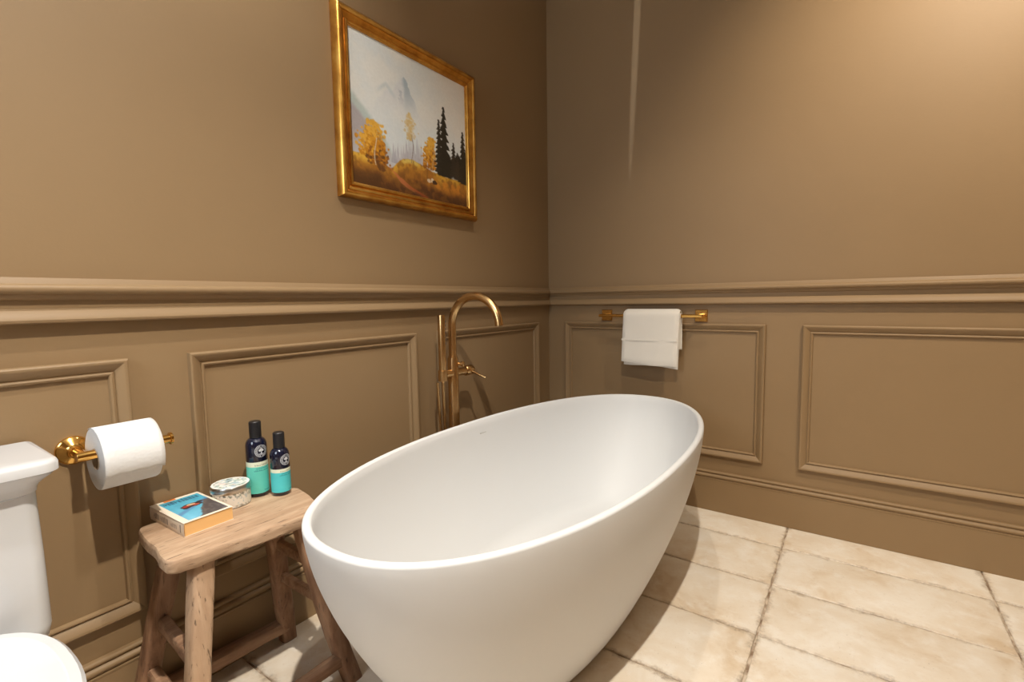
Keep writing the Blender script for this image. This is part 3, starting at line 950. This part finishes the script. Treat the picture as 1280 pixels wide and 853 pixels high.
# ------------------------------------------------------------------ framed painting
def painting():
    y0, y1, z0, z1 = -1.287, -.700, 1.398, 1.902
    t = thing('framed_painting', 'framed landscape painting of autumn trees and misty mountain in gilt frame', 'painting', (0, (y0 + y1) / 2, z0 - .045))
    O = Vector(t.location)
    def P(x, y, z): return (x - O.x, y - O.y, z - O.z)
    prof = [(-.052, .001), (-.054, .012), (-.050, .024), (-.047, .030), (-.041, .034), (-.036, .034), (-.032, .030), (-.0305, .026), (-.029, .026), (-.0275, .0285), (-.024, .0275), (-.016, .0205), (-.012, .0185), (-.0105, .0235), (-.007, .025), (-.0035, .0235), (-.002, .020), (.001, .0185), (.003, .012), (.003, .006)]
    sides = [((y0, z0), (y1, z0)), ((y1, z0), (y1, z1)), ((y1, z1), (y0, z1)), ((y0, z1), (y0, z0))]
    def cornerpt(i, s):
        sy = [1, -1, -1, 1][i]; sz = [1, 1, -1, -1][i]
        yy = [y0, y1, y1, y0][i]; zz = [z0, z0, z1, z1][i]
        return yy + sy * s, zz + sz * s
    for i in range(4):                                  # four mitred lengths
        j = (i + 1) % 4
        rings = []
        for k in (i, j):
            rings.append([P(d, *cornerpt(k, s)) for s, d in prof])
        b = MB(); b.rings(rings); b.obj('frame_rail', GILT, t, 35)
    w, h = 270, 232
    u, v = np.meshgrid(np.linspace(0, 1, w), np.linspace(0, 1, h))
    n = fbm(u, v, 5, 1); nf = fbm(u, v, 28, 2); nx = fbm(u, v, 60, 4, 2)
    img = np.zeros((h, w, 3)) + np.array((228, 229, 223))
    lay(img, (216, 224, 225), sst(.35, .65, n) * .7)
    lay(img, (234, 228, 220), sst(.5, 1.0, u) * sst(.9, .3, v) * .7)
    lay(img, (212, 221, 224), sst(.35, .65, v) * .6)
    # misty peak
    pk = .15 + abs(u - .415) * np.where(u < .415, 1.1, 1.75) + (fbm(u, v, 16, 7) - .5) * .10
    lay(img, (214, 217, 220), sst(0, .03, v - pk) * sst(.50, .30, v) * .6)
    lay(img, (156, 174, 184), sst(0, .012, v - pk) * sst(.395, .425, u + (nf - .5) * .03) * sst(.46, .20, v) * sst(.56, .44, u) * .75)
    lay(img, (176, 184, 192), sst(0, .02, v - pk - .05) * (u < .41) * sst(.40, .26, v) * sst(.56, .62, fbm(u, v, 18, 17)) * .7)
    lay(img, (186, 200, 204), sst(.03, 0, abs(v - .27 - abs(u - .27) * .9)) * sst(.10, .03, abs(u - .27)) * .5)
    # slope coming down from the left
    s1 = .365 + u * .78 + .9 * u * u + (fbm(u, v, 10, 8) - .5) * .05
    lay(img, (176, 192, 186), sst(0, .05, v - s1) * sst(.40, .25, u) * .75)
    s2 = .455 + u * .62 + .9 * u * u + (fbm(u, v, 10, 9) - .5) * .04
    lay(img, (170, 160, 164), sst(0, .05, v - s2) * sst(.40, .25, u) * .8)
    lay(img, (220, 222, 222), sst(.62, .8, v) * .35)
    # distant firs in mist
    for k in range(15):
        c = .31 + .022 * k + rng.uniform(-.006, .006); top = .70 - .10 * math.exp(-((c - .5) / .09) ** 2) - rng.uniform(0, .05)
        m = sst(.004, -.004, abs(u - c) - (v - top) * .13 * (.6 + .8 * fbm(u, v, 50, 77, 2))) * (v > top) * (v < .80)
        lay(img, (160, 158, 168), m * (.35 + .3 * rng.random()))
    lay(img, (188, 180, 182), sst(.62, .76, v) * sst(.30, .42, u) * sst(.72, .6, u) * .55)
    # ground
    gl = .775 + .05 * u + .35 * u * u * (u < .3) + (nf - .5) * .02
    g = .80 - .055 * np.exp(-((u - .47) / .15) ** 2) + .055 * np.exp(-((u - .29) / .055) ** 2) - .01
    g = g + (nf - .5) * .02
    ground = sst(0, .012, v - g)
    lay(img, (160, 104, 36), ground)
    lay(img, (214, 164, 56), ground * sst(.12, .0, v - g) * sst(.35, .6, fbm(u, v, 18, 12)) * .95)
    lay(img, (216, 190, 96), sst(0, .01, v - g) * sst(.05, .02, v - g) * sst(.10, .04, abs(u - .45)) * .9)
    lay(img, (104, 62, 26), ground * sst(.05, .16, v - g) * sst(.40, .60, fbm(u, v, 14, 13)) * .9)
    lay(img, (68, 38, 20), sst(.86, .99, v + (nf - .5) * .1) * .8)
    lay(img, (226, 180, 70), sst(0, .01, v - g) * sst(.075, .02, v - g) * sst(.30, .14, u) * sst(.3, .55, fbm(u, v, 24, 33)) * .85)
    lay(img, (206, 132, 44), ground * sst(.03, .06, v - g) * sst(.17, .08, v - g) * sst(.45, .6, u) * sst(.4, .6, fbm(u, v * .7, 22, 34)) * .8)
    lay(img, (128, 84, 34), ground * sst(.55, .7, fbm(u, v * .6, 40, 14, 2)) * .5)
    lay(img, (78, 50, 24), ground * sst(.0, .1, .26 - u) * sst(.87, .93, v) * .6)
    # path
    tt = np.clip((v - .845) / .14, 0, 1)
    pc = .285 + .25 * tt ** 1.3 + .012 * np.sin(tt * 7)
    lay(img, (188, 110, 68), sst(.006, -.006, abs(u - pc) - (.006 + .045 * tt) - (nf - .5) * .03) * sst(.82, .85, v) * sst(1.0, .93, v) * .75)
    lay(img, (150, 72, 34), sst(.02, -.02, abs(u - pc - .03 * tt) - .03 * tt) * sst(.90, .97, v) * .7)
    # rocks
    for cu, cv, ru, rv, c in ((.615, .858, .016, .014, (214, 190, 160)), (.645, .850, .014, .016, (226, 204, 172)), (.668, .862, .022, .016, (74, 46, 28))):
        lay(img, c, sst(1.3, .8, ((u - cu) / ru) ** 2 + ((v - cv) / rv) ** 2 + (nx - .5)))
    # broad-leaved trees: clusters of dabs
    def foliage(cu, top, bot, hw, cols, nd, seed, rad=.016, a=.9):
        q = np.random.default_rng(seed)
        for i in range(nd):
            tv = q.random(); vv = top + (bot - top) * tv
            ww = hw * (0.25 + .95 * math.sin(PI * min(.92, tv * .8 + .1)))
            uu = cu + q.normal(0, .45) * ww
            r_ = rad * q.uniform(.5, 1.2)
            c = cols[min(len(cols) - 1, int(max(0, q.normal(tv * len(cols) * .8, .8))))]
            lay(img, c, sst(1.3, .5, ((u - uu) / r_) ** 2 + ((v - vv) / (r_ * 1.1)) ** 2 + (nx - .5) * 1.2) * a)
    def trunk(uu, v0, v1, wd, c, a=1.0):
        lay(img, c, sst(wd, wd * .3, abs(u - uu - .01 * np.sin(v * 22))) * (v > v0) * (v < v1) * a)
    Y = [(226, 172, 66), (214, 152, 42), (196, 130, 30), (150, 92, 28), (104, 64, 28)]
    foliage(.455, .41, .60, .045, [(214, 186, 120), (206, 172, 96), (208, 176, 120)], 120, 1, .010, .5)
    trunk(.468, .55, .765, .004, (120, 104, 92), .8)
    for cu, cv, ru, rv, cc in ((.165, .70, .075, .13, (176, 116, 36)), (.215, .79, .045, .08, (112, 70, 30)), (.64, .66, .045, .10, (178, 116, 40)), (.455, .50, .035, .09, (212, 192, 150))):
        lay(img, cc, sst(1.25, .5, ((u - cu) / ru) ** 2 + ((v - cv) / rv) ** 2 + (nf - .5) * 1.6) * (.8 if cu != .455 else .4))
    foliage(.165, .555, .84, .085, Y, 330, 2, .0115)
    foliage(.225, .68, .875, .036, Y[2:], 130, 3, .010)
    foliage(.085, .66, .80, .040, Y[:3], 80, 6, .009)
    trunk(.175, .66, .845, .0045, (216, 206, 184), .85)
    foliage(.640, .53, .765, .052, Y[:4], 190, 4, .010)
    foliage(.585, .63, .765, .028, Y[1:4], 70, 5, .009)
    trunk(.655, .62, .775, .004, (190, 170, 140), .8)
    # dark firs
    def fir(cu, top, bot, hw, c, seed):
        q = np.random.default_rng(seed)
        s = (v - top) / (bot - top)
        saw = .38 + .62 * ((s * (9 + seed % 3) + .35 * np.sign(u - cu)) % 1.0)
        wv = hw * (.12 + .98 * np.clip(s, 0, 1) ** .8) * saw * (.75 + .6 * fbm(u, v, 46, seed, 2))
        lay(img, c, sst(.004, -.004, abs(u - cu) - wv) * (s > 0) * (s < 1.05))
    lay(img, (38, 32, 24), sst(0, .03, v - (.60 - .03 * np.sin(u * 50) + .35 * np.maximum(0, .74 - u))) * sst(.68, .72, u) * sst(.80, .76, v - .06 * (u - .7) + (nf - .5) * .05))
    for a_ in ((.865, .50, .76, .048, (52, 44, 34), 3), (.905, .57, .78, .042, (58, 48, 36), 4), (.720, .36, .76, .050, (48, 42, 32), 5), (.770, .25, .77, .072, (40, 36, 26), 6), (.965, .385, .79, .056, (44, 38, 28), 7), (.99, .52, .8, .03, (40, 34, 26), 8)):
        fir(*a_)
    img += (fbm(u, v, 90, 99, 2) - .5)[..., None] * 8
    painted_grid('canvas', lambda a, c: P(.0125, y0 + (y1 - y0) * a, z1 + (z0 - z1) * c), img, CANVAS, t)
    b = MB(); b.box(P(.001, y0 - .01, z0 - .01), P(.0085, y1 + .01, z1 + .01)); b.obj('backing_board', CARD, t, 0)
painting()
